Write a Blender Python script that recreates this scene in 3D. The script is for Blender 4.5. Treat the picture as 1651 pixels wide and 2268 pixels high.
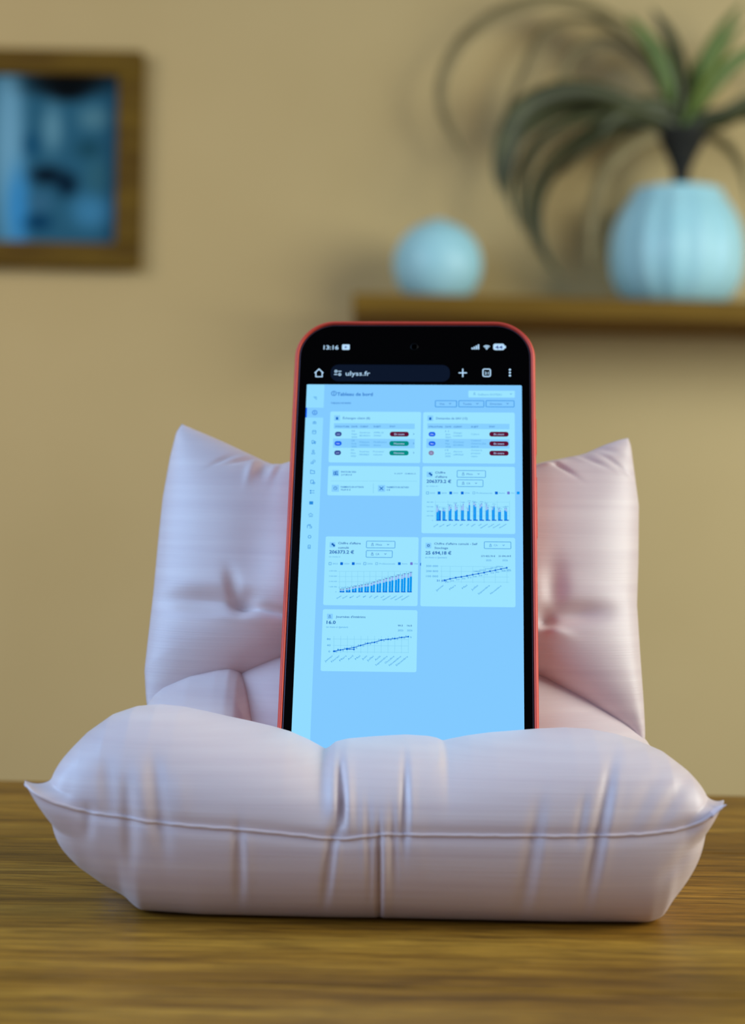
import bpy, bmesh, math, random
import numpy as np
from mathutils import Matrix, Vector

for o in list(bpy.data.objects):
    bpy.data.objects.remove(o, do_unlink=True)
S = bpy.context.scene
C = S.collection
random.seed(7)

# ------------------------------------------------------------------ camera
FPX = 3800.0                       # focal length in pixels of the 1651 x 2268 frame
ROLL = math.radians(1.2)
TABLE = 0.75                       # height of the table top
CAMZ = TABLE + 0.1082
cr, sr = math.cos(ROLL), math.sin(ROLL)
cam_data = bpy.data.cameras.new('camera')
cam = bpy.data.objects.new('camera', cam_data)
C.objects.link(cam)
cam.matrix_world = Matrix(((cr, -sr, 0, 0), (0, 0, -1, 0), (sr, cr, 0, CAMZ), (0, 0, 0, 1)))
cam_data.sensor_fit = 'VERTICAL'
cam_data.sensor_height = 36.0
cam_data.lens = FPX / 2268 * 36
cam_data.clip_start = 0.01
cam_data.dof.use_dof = True
cam_data.dof.focus_distance = 0.499
cam_data.dof.aperture_fstop = cam_data.lens / 1000 / 0.0067
S.camera = cam

# ------------------------------------------------------------------ light
S.view_settings.view_transform = 'Standard'
S.view_settings.look = 'None'
S.view_settings.gamma = 1.0
S.view_settings.exposure = 0.0
S.view_settings.use_curve_mapping = False
world = bpy.data.worlds.new('world')
S.world = world
world.use_nodes = True
bg = world.node_tree.nodes['Background']
bg.inputs[0].default_value = (0.78, 0.85, 1.0, 1)
bg.inputs[1].default_value = 0.215


def area(name, loc, target, size, power, col):
    d = bpy.data.lights.new(name, 'AREA')
    d.shape = 'RECTANGLE'
    d.size, d.size_y = size
    d.energy = power
    d.color = col
    o = bpy.data.objects.new(name, d)
    C.objects.link(o)
    o.location = loc
    o.rotation_euler = (Vector(target) - Vector(loc)).to_track_quat('-Z', 'Y').to_euler()
    return o


area('blue_sky_window', (-1.5, 0.3, 1.6), (0, 0.55, 0.82), (1.2, 1.2), 27, (0.36, 0.62, 1.0))
area('bright_window', (1.5, 0.45, 1.5), (0, 0.6, 0.85), (1.0, 1.0), 27, (0.95, 1.0, 0.92))
area('front_sky_window', (-0.9, -0.8, 1.7), (0, 0.55, 0.82), (1.1, 1.1), 9, (0.36, 0.56, 1.0))
area('wall_fill_right', (1.3, 1.5, 1.25), (0.7, 2.4, 0.75), (0.6, 0.6), 6.5, (0.82, 0.94, 1.0))  # added unseen fill, brightens and cools the right of the back wall
area('wall_fill_left', (-1.1, 1.3, 1.5), (-0.5, 2.4, 0.7), (0.6, 0.6), 3.6, (1.0, 0.66, 0.25))  # added unseen warm fill for the left of the wall, no actual fixture


def pw(px, py, d):
    """world point seen at photo pixel (px, py) at distance d in front of the camera"""
    u, v = px - 825.5, 1134 - py
    return Vector(((u * cr - v * sr) / FPX * d, d, (u * sr + v * cr) / FPX * d + CAMZ))


def to_px(x, y, z):
    """numpy: world -> photo pixel"""
    a, b = x / y * FPX, (z - CAMZ) / y * FPX
    return 825.5 + a * cr + b * sr, 1134 - (-a * sr + b * cr)


# ------------------------------------------------------------------ materials
def lin(c):
    f = lambda v: v / 12.92 if v <= 0.04045 else ((v + 0.055) / 1.055) ** 2.4
    return tuple(f(v / 255.0) for v in c) + (1.0,)


def mat(name, col, rough=0.5, spec=0.5, metal=0.0):
    m = bpy.data.materials.new(name)
    m.use_nodes = True
    p = m.node_tree.nodes['Principled BSDF']
    p.inputs['Base Color'].default_value = lin(col)
    p.inputs['Roughness'].default_value = rough
    p.inputs['Specular IOR Level'].default_value = spec
    p.inputs['Metallic'].default_value = metal
    return m


def glow(name, col, strength=1.0):
    m = bpy.data.materials.new(name)
    m.use_nodes = True
    nt = m.node_tree
    nt.nodes.clear()
    e = nt.nodes.new('ShaderNodeEmission')
    e.inputs[0].default_value = lin(col)
    e.inputs[1].default_value = strength
    o = nt.nodes.new('ShaderNodeOutputMaterial')
    nt.links.new(e.outputs[0], o.inputs[0])
    return m


def noise_mix(m, c1, c2, scale, coord='Object', detail=4, lo=0.35, hi=0.65, bump=0.0, dist=0.001, bscale=None):
    """procedural two-tone variation plus optional relief"""
    nt = m.node_tree
    N, L = nt.nodes, nt.links
    p = N['Principled BSDF']
    tc = N.new('ShaderNodeTexCoord')
    mp = N.new('ShaderNodeMapping')
    mp.inputs['Scale'].default_value = scale
    L.new(tc.outputs[coord], mp.inputs[0])
    n = N.new('ShaderNodeTexNoise')
    n.inputs['Scale'].default_value = 1
    n.inputs['Detail'].default_value = detail
    L.new(mp.outputs[0], n.inputs['Vector'])
    r = N.new('ShaderNodeValToRGB')
    r.color_ramp.elements[0].position = lo
    r.color_ramp.elements[1].position = hi
    r.color_ramp.elements[0].color = lin(c1)
    r.color_ramp.elements[1].color = lin(c2)
    L.new(n.outputs['Fac'], r.inputs[0])
    L.new(r.outputs[0], p.inputs['Base Color'])
    if bump:
        src = n
        if bscale:
            mp2 = N.new('ShaderNodeMapping')
            mp2.inputs['Scale'].default_value = bscale
            L.new(tc.outputs[coord], mp2.inputs[0])
            src = N.new('ShaderNodeTexNoise')
            src.inputs['Scale'].default_value = 1
            src.inputs['Detail'].default_value = 3
            L.new(mp2.outputs[0], src.inputs['Vector'])
        b = N.new('ShaderNodeBump')
        b.inputs['Strength'].default_value = bump
        b.inputs['Distance'].default_value = dist
        L.new(src.outputs['Fac'], b.inputs['Height'])
        L.new(b.outputs[0], p.inputs['Normal'])
    return m


M = {}
M['wall'] = noise_mix(mat('wall_paint', (202, 175, 121), 0.8, 0.2), (200, 173, 119), (205, 178, 124), (3, 3, 3))
M['floor'] = noise_mix(mat('floor_wood', (120, 92, 60), 0.5), (105, 78, 48), (130, 100, 66), (2, 30, 2))
M['shelf'] = noise_mix(mat('shelf_wood', (118, 86, 18), 0.7, 0.2), (104, 74, 12), (130, 96, 24), (4, 40, 60))
M['frame'] = noise_mix(mat('frame_wood', (100, 74, 8), 0.7, 0.2), (88, 62, 4), (112, 84, 14), (10, 10, 60))
M['white_trim'] = mat('white_trim', (225, 220, 210), 0.5)


def wood_material():
    m = mat('oak_veneer', (120, 85, 40), 0.45, 0.22)
    nt = m.node_tree
    N, L = nt.nodes, nt.links
    p = N['Principled BSDF']
    tc = N.new('ShaderNodeTexCoord')
    oi = N.new('ShaderNodeObjectInfo')
    off = N.new('ShaderNodeVectorMath')
    off.operation = 'MULTIPLY_ADD'
    off.inputs[1].default_value = (1, 1, 1)
    comb = N.new('ShaderNodeCombineXYZ')
    L.new(oi.outputs['Random'], comb.inputs[0])
    L.new(oi.outputs['Random'], comb.inputs[1])
    L.new(tc.outputs['Object'], off.inputs[0])
    L.new(comb.outputs[0], off.inputs[2])

    def nz(scale, detail, dist=0.0, rough=0.6):
        mp = N.new('ShaderNodeMapping')
        mp.inputs['Scale'].default_value = scale
        L.new(off.outputs[0], mp.inputs[0])
        n = N.new('ShaderNodeTexNoise')
        n.inputs['Scale'].default_value = 1
        n.inputs['Detail'].default_value = detail
        n.inputs['Distortion'].default_value = dist
        n.inputs['Roughness'].default_value = rough
        L.new(mp.outputs[0], n.inputs['Vector'])
        return n
    broad = nz((4, 42, 10), 4, 0.6)
    fine = nz((40, 620, 100), 5, 0.25, 0.7)
    pores = nz((24, 300, 60), 3, 0.3)
    r1 = N.new('ShaderNodeValToRGB')
    e = r1.color_ramp.elements
    e[0].position, e[0].color = 0.30, lin((116, 78, 16))
    e[1].position, e[1].color = 0.72, lin((192, 144, 52))
    x = e.new(0.5)
    x.color = lin((154, 108, 28))
    L.new(broad.outputs['Fac'], r1.inputs[0])
    r2 = N.new('ShaderNodeValToRGB')
    e = r2.color_ramp.elements
    e[0].position, e[0].color = 0.34, (0.36, 0.33, 0.29, 1)
    e[1].position, e[1].color = 0.60, (1.08, 1.06, 1.02, 1)
    L.new(fine.outputs['Fac'], r2.inputs[0])
    mx = N.new('ShaderNodeMix')
    mx.data_type = 'RGBA'
    mx.blend_type = 'MULTIPLY'
    mx.inputs[0].default_value = 0.85
    L.new(r1.outputs[0], mx.inputs[6])
    L.new(r2.outputs[0], mx.inputs[7])
    r3 = N.new('ShaderNodeValToRGB')
    e = r3.color_ramp.elements
    e[0].position, e[0].color = 0.34, (0.34, 0.28, 0.2, 1)
    e[1].position, e[1].color = 0.52, (1.06, 1.06, 1.06, 1)
    L.new(pores.outputs['Fac'], r3.inputs[0])
    mx2 = N.new('ShaderNodeMix')
    mx2.data_type = 'RGBA'
    mx2.blend_type = 'MULTIPLY'
    mx2.inputs[0].default_value = 0.7
    L.new(mx.outputs[2], mx2.inputs[6])
    L.new(r3.outputs[0], mx2.inputs[7])
    L.new(mx2.outputs[2], p.inputs['Base Color'])
    b = N.new('ShaderNodeBump')
    b.inputs['Strength'].default_value = 0.25
    b.inputs['Distance'].default_value = 0.0004
    L.new(fine.outputs['Fac'], b.inputs['Height'])
    L.new(b.outputs[0], p.inputs['Normal'])
    return m


M['wood'] = wood_material()


def silk_material():
    m = mat('pink_silk_plastic', (226, 206, 204), 0.42, 0.5)
    nt = m.node_tree
    N, L = nt.nodes, nt.links
    p = N['Principled BSDF']
    p.inputs['Sheen Weight'].default_value = 0.15
    p.inputs['Sheen Roughness'].default_value = 0.4
    p.inputs['Subsurface Weight'].default_value = 0.06
    p.inputs['Subsurface Radius'].default_value = (0.004, 0.0018, 0.0015)
    p.inputs['Subsurface Scale'].default_value = 0.6
    geo = N.new('ShaderNodeNewGeometry')
    mp = N.new('ShaderNodeMapping')
    mp.inputs['Scale'].default_value = (28, 28, 2600)          # thin printed layers run level around the piece
    L.new(geo.outputs['Position'], mp.inputs[0])
    n = N.new('ShaderNodeTexNoise')
    n.inputs['Scale'].default_value = 1
    n.inputs['Detail'].default_value = 3
    L.new(mp.outputs[0], n.inputs['Vector'])
    b = N.new('ShaderNodeBump')
    b.inputs['Strength'].default_value = 0.38
    b.inputs['Distance'].default_value = 0.00018
    L.new(n.outputs['Fac'], b.inputs['Height'])
    L.new(b.outputs[0], p.inputs['Normal'])
    mp2 = N.new('ShaderNodeMapping')
    mp2.inputs['Scale'].default_value = (14, 14, 420)
    L.new(geo.outputs['Position'], mp2.inputs[0])
    n2 = N.new('ShaderNodeTexNoise')
    n2.inputs['Scale'].default_value = 1
    n2.inputs['Detail'].default_value = 4
    L.new(mp2.outputs[0], n2.inputs['Vector'])
    r = N.new('ShaderNodeValToRGB')
    e = r.color_ramp.elements
    e[0].position, e[0].color = 0.3, lin((222, 201, 200))
    e[1].position, e[1].color = 0.7, lin((231, 212, 209))
    L.new(n2.outputs['Fac'], r.inputs[0])
    L.new(r.outputs[0], p.inputs['Base Color'])
    return m


M['pink'] = silk_material()
M['red'] = noise_mix(mat('red_silicone', (224, 76, 56), 0.45, 0.4), (216, 70, 52), (230, 82, 60), (60, 60, 60))
M['black_glass'] = mat('black_glass', (1, 1, 2), 0.10, 0.06)
M['metal_rim'] = mat('grey_metal_rim', (96, 98, 112), 0.4, 0.4, 0.7)
M['dark_rubber'] = mat('dark_gap', (14, 8, 9), 0.6)
M['ceramic'] = noise_mix(mat('pale_blue_glaze', (172, 222, 226), 0.4, 0.4), (164, 217, 222), (180, 227, 230), (12, 12, 12))
M['soil'] = noise_mix(mat('potting_soil', (38, 28, 20), 0.9), (28, 20, 14), (52, 40, 28), (80, 80, 80))
M['leaf'] = noise_mix(mat('leaf_green', (86, 108, 38), 0.45), (74, 96, 30), (104, 124, 50), (6, 6, 30))
M['leaf_dark'] = noise_mix(mat('leaf_dark_green', (66, 68, 34), 0.5), (56, 58, 26), (78, 80, 42), (6, 6, 30))
M['leaf_dry'] = noise_mix(mat('leaf_olive', (142, 124, 76), 0.6), (130, 112, 66), (152, 134, 86), (6, 6, 30))
M['stem'] = noise_mix(mat('plant_stem', (22, 22, 12), 0.8), (14, 14, 8), (34, 32, 18), (30, 30, 90))


# ------------------------------------------------------------------ mesh helpers
def link(name, me, m, parent=None, smooth=False):
    o = bpy.data.objects.new(name, me)
    C.objects.link(o)
    if m is not None:
        me.materials.append(m)
    if smooth:
        me.polygons.foreach_set('use_smooth', [True] * len(me.polygons))
    if parent is not None:
        o.parent = parent
    return o


def from_data(name, v, f, m, parent=None, smooth=False):
    me = bpy.data.meshes.new(name)
    me.from_pydata([tuple(p) for p in v], [], f)
    me.update()
    return link(name, me, m, parent, smooth)


def from_bm(name, bm, m, parent=None, smooth=False):
    me = bpy.data.meshes.new(name)
    bmesh.ops.recalc_face_normals(bm, faces=bm.faces[:])
    bm.to_mesh(me)
    bm.free()
    return link(name, me, m, parent, smooth)


def box(name, lo, hi, m, parent=None, bevel=0.0, seg=2):
    bm = bmesh.new()
    bmesh.ops.create_cube(bm, size=1)
    for v in bm.verts:
        v.co = Vector([(lo[i] + hi[i]) / 2 + v.co[i] * (hi[i] - lo[i]) for i in range(3)])
    if bevel:
        bmesh.ops.bevel(bm, geom=bm.edges[:], offset=bevel, segments=seg, profile=0.5, affect='EDGES')
    return from_bm(name, bm, m, parent)


def empty(name, loc):
    o = bpy.data.objects.new(name, None)
    C.objects.link(o)
    o.location = loc
    o.empty_display_size = 0.02
    return o


def tag(o, label=None, cat=None, group=None, kind=None):
    if label: o['label'] = label
    if cat: o['category'] = cat
    if group: o['group'] = group
    if kind: o['kind'] = kind
    return o


def rebase(obj, root):
    """mesh was built in world space: express it in the space of its root empty"""
    obj.data.transform(Matrix.Translation(-root.location))
    obj.parent = root


def grid_faces(nu, nv, wrap_v=False):
    f = []
    for i in range(nu - 1):
        for j in range(nv if wrap_v else nv - 1):
            j2 = (j + 1) % nv
            f.append((i * nv + j, (i + 1) * nv + j, (i + 1) * nv + j2, i * nv + j2))
    return f


def lathe(name, prof, m, parent, n=48, flute=0, amp=0.0):
    v, f = [], []
    for (r, z) in prof:
        for k in range(n):
            a = 2 * math.pi * k / n
            rr = r * (1 + amp * math.cos(flute * a)) if flute else r
            v.append((rr * math.cos(a), rr * math.sin(a), z))
    f = grid_faces(len(prof), n, True)
    f.append(tuple(range(n))[::-1])
    f.append(tuple((len(prof) - 1) * n + k for k in range(n)))
    return from_data(name, v, f, m, parent, True)


def tube(name, pts, rad, m, parent, n=8):
    v = []
    P = [Vector(p) for p in pts]
    for i, p in enumerate(P):
        t = (P[min(i + 1, len(P) - 1)] - P[max(i - 1, 0)]).normalized()
        a = t.orthogonal().normalized() if abs(t.z) > 0.9 else t.cross(Vector((0, 0, 1))).normalized()
        b = t.cross(a)
        r = rad(i / (len(P) - 1)) if callable(rad) else rad
        for k in range(n):
            w = 2 * math.pi * k / n
            v.append(p + a * (r * math.cos(w)) + b * (r * math.sin(w)))
    f = grid_faces(len(P), n, True)
    f.append(tuple(range(n)))
    f.append(tuple((len(P) - 1) * n + k for k in range(n))[::-1])
    return from_data(name, v, f, m, parent, True)


# ------------------------------------------------------------------ room
WALL = 2.4
tag(box('wall_back', (-2.4, WALL, 0), (2.4, WALL + 0.1, 2.6), M['wall']), 'plain tan painted wall behind the table', kind='structure')
tag(box('floor', (-2.4, -0.9, -0.06), (2.4, WALL, 0.0), M['floor']), 'brown wooden floor under the table', kind='structure')
tag(box('baseboard_back', (-2.4, WALL - 0.015, 0), (2.4, WALL, 0.09), M['white_trim'], bevel=0.003), 'white baseboard along the tan wall', kind='structure')

# ------------------------------------------------------------------ table
table = empty('wooden_table', (0, 0.36, 0))
tag(table, 'brown oak table with long level grain under the pink phone stand', 'table')
edge_y = pw(825, 1745, 1).z - CAMZ
back_edge = -(CAMZ - TABLE) / edge_y
joint = -(CAMZ - TABLE) / (pw(825, 1874, 1).z - CAMZ)
ys = [0.02, 0.16, joint - 0.165, joint, back_edge]
for i in range(4):
    b = box('board', (-0.62, ys[i] + 0.0002, TABLE - 0.03), (0.62, ys[i + 1] - 0.0002, TABLE), M['wood'], bevel=0.0005 if i < 3 else 0.001)
    b.location = (0, (ys[i] + ys[i + 1]) / 2, 0)
    b.data.transform(Matrix.Translation((0, -(ys[i] + ys[i + 1]) / 2, 0)))
    b.location = b.location - table.location
    b.parent = table
for sx in (-1, 1):
    for y in (0.06, back_edge - 0.05):
        b = box('leg', (sx * 0.58 - 0.025, y - 0.025, 0), (sx * 0.58 + 0.025, y + 0.025, TABLE - 0.03), M['wood'], bevel=0.003)
        rebase(b, table)
for y in (0.06, back_edge - 0.05):
    rebase(box('apron', (-0.555, y - 0.01, TABLE - 0.10), (0.555, y + 0.01, TABLE - 0.03), M['wood']), table)

# ------------------------------------------------------------------ phone pose
LEAN, YAW, INPL = math.radians(-21.898), math.radians(-3.081), math.radians(-0.781)
PH = Matrix.Translation((0.012304, 0.542673, CAMZ + 0.040468)) @ Matrix.Rotation(YAW, 4, 'Z') @ Matrix.Rotation(LEAN, 4, 'X') @ Matrix.Rotation(INPL, 4, 'Y')
PHI = PH.inverted()
PN = PH.to_3x3() @ Vector((0, 1, 0))
PT = PH.translation


def on_screen(px, py):
    """local (x, z) on the phone glass for a point of the photograph"""
    o = Vector((0, 0, CAMZ))
    r = pw(px, py, 1.0) - o
    k = PN.dot(PT - o) / PN.dot(r)
    q = PHI @ (o + r * k)
    return q.x, q.z


# ------------------------------------------------------------------ pink stand made of cushions
stand = empty('phone_stand', (0.0, 0.50, TABLE))
tag(stand, 'pale pink printed phone stand shaped like plump cushions, holding the red-cased phone', 'phone stand')


def curve_of(points, depth):
    P = [pw(x, y, depth) for x, y in points]
    X = np.array([p.x for p in P])
    Z = np.array([p.z - TABLE for p in P])
    o = np.argsort(X)
    return X[o], Z[o]


def smooth_interp(x, X, Z, k=5):
    # interpolate on a dense line, then round the polyline's corners
    g = np.linspace(X[0], X[-1], 900)
    z = np.interp(g, X, Z)
    ker = np.hanning(2 * k + 3)
    ker /= ker.sum()
    zp = np.concatenate([np.full(k + 1, z[0]), z, np.full(k + 1, z[-1])])
    z = np.convolve(zp, ker, 'valid')
    return np.interp(x, g, z)


top_px = [(92, 1752), (97, 1732), (110, 1712), (150, 1667), (200, 1617), (250, 1582), (300, 1566), (350, 1563), (400, 1569), (450, 1580), (500, 1592),
          (550, 1603), (600, 1615), (640, 1627), (680, 1645), (705, 1659), (718, 1667), (728, 1662), (742, 1650), (770, 1643),
          (830, 1638), (900, 1634), (950, 1637), (970, 1641), (985, 1648), (1000, 1644), (1040, 1636), (1090, 1629), (1140, 1625),
          (1200, 1620), (1260, 1617), (1310, 1619), (1370, 1629), (1420, 1643), (1466, 1662), (1515, 1698), (1555, 1735), (1578, 1768), (1592, 1792)]
seam_px = [(92, 1768), (119, 1781), (164, 1793), (194, 1802), (278, 1811), (348, 1821), (437, 1828), (527, 1834), (626, 1843), (725, 1854),
           (765, 1855), (815, 1849), (850, 1845), (919, 1846), (1068, 1848), (1168, 1849), (1267, 1850), (1366, 1850), (1441, 1848),
           (1505, 1842), (1540, 1833), (1565, 1818), (1592, 1803)]
bot_px = [(92, 1800), (94, 1815), (100, 1838), (129, 1873), (179, 1927), (229, 1967), (278, 1998), (290, 2014), (315, 2040), (450, 2060), (840, 2064), (1250, 2074), (1430, 2068),
          (1455, 2050), (1468, 2040), (1482, 2010), (1515, 1962), (1550, 1908), (1575, 1868), (1585, 1848), (1592, 1822)]
YC, YA = 0.4705, 0.0305
TX, TZ = curve_of(top_px, 0.468)
SX, SZ = curve_of(seam_px, 0.442)
BX, BZ = curve_of(bot_px, 0.460)
x0, x1 = SX[0] - 0.0008, SX[-1] + 0.0004

# soft vertical folds of the front cushion: centre px, y range, slant, sigma, height (m); negative = groove
FOLDS = [
    (240, 1690, 1800, 0.10, 15, -0.0011), (284, 1735, 1900, 0.06, 11, -0.0011), (352, 1690, 1880, 0.12, 13, -0.0012), (316, 1700, 1860, 0.1, 14, 0.0005),
    (196, 1790, 1850, 0.0, 9, -0.0008), (400, 1720, 1800, 0.1, 14, 0.0003),
    (529, 1845, 1985, 0.02, 8, -0.0013), (548, 1850, 1975, 0.02, 9, 0.0003),
    (729, 1840, 1990, -0.12, 7, -0.0015), (745, 1850, 1975, -0.1, 7, 0.0004),
    (756, 1685, 1815, 0.02, 5.5, -0.0040), (771, 1670, 1820, 0.03, 9, 0.0012), (738, 1668, 1800, 0.08, 12, 0.0008),
    (753, 1770, 1850, -0.14, 5, -0.0013),
    (840, 1862, 2050, 0.0, 3.4, -0.0036), (852, 1850, 2050, 0.0, 8, 0.0007), (818, 1800, 1990, 0.02, 6, -0.0006), (806, 1770, 1960, 0.04, 5, 0.0003),
    (897, 1655, 1860, -0.01, 6, -0.0017), (911, 1655, 1880, -0.01, 8, 0.0004), (872, 1800, 1960, 0.02, 6, -0.0008), (930, 1800, 1930, 0.0, 10, 0.0002),
    (975, 1645, 1700, -0.3, 8, 0.0006),
    (1176, 1790, 2010, -0.16, 12, -0.0010), (1200, 1830, 2000, -0.16, 10, 0.0003),
    (1288, 1770, 1860, -0.16, 8, -0.0007), (1331, 1690, 1970, -0.18, 10, -0.0016), (1352, 1690, 1970, -0.18, 10, 0.0004),
    (1430, 1700, 1840, -0.5, 16, -0.0006), (1490, 1720, 1830, -0.6, 14, -0.0008), (1520, 1850, 1940, -0.9, 14, -0.0009),
    (150, 1700, 1790, -0.3, 14, -0.0005), (190, 1850, 1930, 0.6, 16, -0.0006),
]


def folds_at(PX, PY):
    d = np.zeros_like(PX)
    for (fx, ya, yb, sl, sg, amp) in FOLDS:
        ym = (ya + yb) / 2
        t = (PX - fx - sl * (PY - ym)) / sg
        fade = 0.36 * (yb - ya) + 8
        w = 1 / (1 + np.exp(-(PY - ya) / fade * 4)) * 1 / (1 + np.exp((PY - yb) / fade * 4))
        d += 0.78 * amp * np.exp(-0.5 * t * t) * w
    return d


def front_cushion():
    nx, nphi = 460, 168
    s = np.sin(np.linspace(-1, 1, nx) * math.pi / 2)
    s = 0.55 * s + 0.45 * np.linspace(-1, 1, nx)
    x = x0 + (s + 1) / 2 * (x1 - x0)
    T = smooth_interp(x, TX, TZ, 2)
    Sm = smooth_interp(x, SX, SZ, 8)
    B = smooth_interp(x, BX, BZ, 8)
    sa = np.abs(s)
    k = np.sqrt(np.clip(1 - sa ** 60, 0, 1))
    a = YA * np.clip(1 - sa ** 5, 0, 1) ** 0.62 * k + 0.0004
    a_front = a + 0.004 * sa ** 8 * k
    ph = np.linspace(0, 2 * math.pi, nphi, endpoint=False)
    c, sn = np.cos(ph), np.sin(ph)
    # upper and lower halves have their own height and squareness
    nu, nl = 2.25, 2.0
    sg = lambda v, n: np.sign(v) * np.abs(v) ** (2 / n)
    yy = np.where(sn >= 0, sg(c, nu), sg(c, nl))
    zz = np.where(sn >= 0, sg(sn, nu), sg(sn, nl))
    X = np.repeat(x[:, None], nphi, 1)
    yc = YC - 0.012 * sa ** 6
    Y = yc[:, None] + np.where(yy[None, :] < 0, a_front[:, None], a[:, None]) * yy[None, :]
    up, dn = (T - Sm) * k, (Sm - B) * k
    Z = Sm[:, None] + np.where(zz[None, :] >= 0, up[:, None] * zz[None, :], dn[:, None] * zz[None, :])
    # the seam pinches the front a little
    PX, PY = to_px(X, Y, Z + TABLE)
    front = np.clip(-yy, 0, 1)[None, :] ** 0.5
    d = folds_at(PX, PY) * front
    # a shallow crease where the seam pulls the cloth in
    d -= 0.0006 * np.exp(-0.5 * ((Z - Sm[:, None]) / 0.0012) ** 2) * front * (sa[:, None] < 0.98)
    Y = Y - d
    # the seam corners are drawn out into points at both ends
    for sgn, xe, reach, dx, dz, hu, hd in ((-1, x[0], 0.0125, 0.0060, 0.0027, 0.0026, 0.0084), (1, x[-1], 0.0085, 0.0034, 0.0018, 0.0022, 0.0068)):
        wx = np.clip(1 - np.abs(X - xe) / reach, 0, 1)
        wx = wx * wx * (3 - 2 * wx)
        rel = Z - Sm[:, None]
        wz = np.clip(1 - np.where(rel > 0, rel / hu, -rel / hd), 0, 1)
        w = wx * wz * np.clip(-yy, 0.15, 1)[None, :] ** 0.7
        X = X + sgn * dx * w
        Z = Z + dz * w * w
        Y = Y - 0.0035 * wx * wz
    Z = 0.5 * (Z + np.sqrt(Z * Z + 0.0016 ** 2))        # rests flat on the table with a rounded edge
    V = np.stack([X, Y, Z + TABLE], -1).reshape(-1, 3)
    f = grid_faces(nx, nphi, True)
    f.append(tuple(range(nphi)))
    f.append(tuple((nx - 1) * nphi + j for j in range(nphi))[::-1])
    o = from_data('front_cushion', V, f, M['pink'], None, True)
    j = int(np.argmin(ph * 0 + np.abs(ph - math.pi)))
    seam = np.stack([X[:, j], Y[:, j] - 0.00022, Z[:, j] + TABLE], -1)
    return o, seam


front, seam = front_cushion()
rebase(front, stand)
tag(front, 'plump front cushion with pinched middle and level seam')
sel = seam[6:-6:2]
wob = [Vector((p[0], p[1], p[2] + 0.00012 * math.sin(i * 0.9) * random.random())) for i, p in enumerate(sel)]
sm = tube('seam', wob, 0.00042, M['pink'], None, 8)
sm.parent = front
sm.data.transform(Matrix.Translation(-stand.location))
tag(sm, 'thin raised seam line')


def corner_tip(path, radii, squash=0.55):
    """pointed corner of the cushion, following a list of world points"""
    v = []
    n = 24
    P = [Vector(p) for p in path]
    for i, p in enumerate(P):
        up, dn, dep = radii[i]
        for k in range(n):
            w = 2 * math.pi * k / n
            zz = math.sin(w)
            v.append((p.x, p.y + dep * math.cos(w), p.z + (up if zz > 0 else dn) * zz))
    f = grid_faces(len(P), n, True)
    f.append(tuple(range(n)))
    f.append(tuple((len(P) - 1) * n + k for k in range(n))[::-1])
    o = from_data('corner_tip', v, f, M['pink'], None, True)
    o.parent = front
    o.data.transform(Matrix.Translation(-stand.location))
    return o


def densify(pts, n):
    P = np.array(pts, float)
    t = np.linspace(0, 1, len(P))
    g = np.linspace(0, 1, n)
    out = np.stack([np.interp(g, t, P[:, i]) for i in range(P.shape[1])], 1)
    ker = np.array([.25, .5, .25])
    for _ in range(3):
        q = out.copy()
        q[1:-1] = .25 * out[:-2] + .5 * out[1:-1] + .25 * out[2:]
        out = q
    return out


mpp = 0.45 / FPX
def tip_from(rows, n):
    """rows: x, upper y, seam y, lower y (photo px), front depth, half depth (px)"""
    d = densify(rows, n)
    corner_tip([pw(p[0], p[2], p[4] + p[5] * mpp) for p in d], [((p[2] - p[1]) * mpp, (p[3] - p[2]) * mpp, p[5] * mpp) for p in d])


fr = densify([(1610, 1783, .441, 1, 1, 1), (1602, 1785, .442, 3, 3, 3), (1588, 1796, .444, 8, 6, 6), (1575, 1806, .447, 10, 8, 8)], 10)
corner_tip([pw(p[0], p[1], p[2]) for p in fr], [(p[3] * mpp, p[4] * mpp, p[5] * mpp) for p in fr])

# ---- back cushion: an upright pillow that leans like the phone
tanL = math.tan(-LEAN)
BC_Y = 0.542673 + 0.033            # mid plane depth at the height of the phone row


def lean_point(px, py):
    o = Vector((0, 0, CAMZ))
    r = pw(px, py, 1.0) - o
    # plane: y = BC_Y + (z - (CAMZ+.0405)) * tanL
    k = (BC_Y - 0.0405 * tanL) / (1 - r.z * tanL)
    return o + r * k


def resample(pts, n):
    P = np.array(pts, float)
    d = np.r_[0, np.cumsum(np.hypot(*np.diff(P, axis=0).T))]
    g = np.linspace(0, d[-1], n)
    out = np.stack([np.interp(g, d, P[:, 0]), np.interp(g, d, P[:, 1])], 1)
    for _ in range(3):
        q = out.copy()
        q[1:-1] = .25 * out[:-2] + .5 * out[1:-1] + .25 * out[2:]
        out = q
    return out


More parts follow.
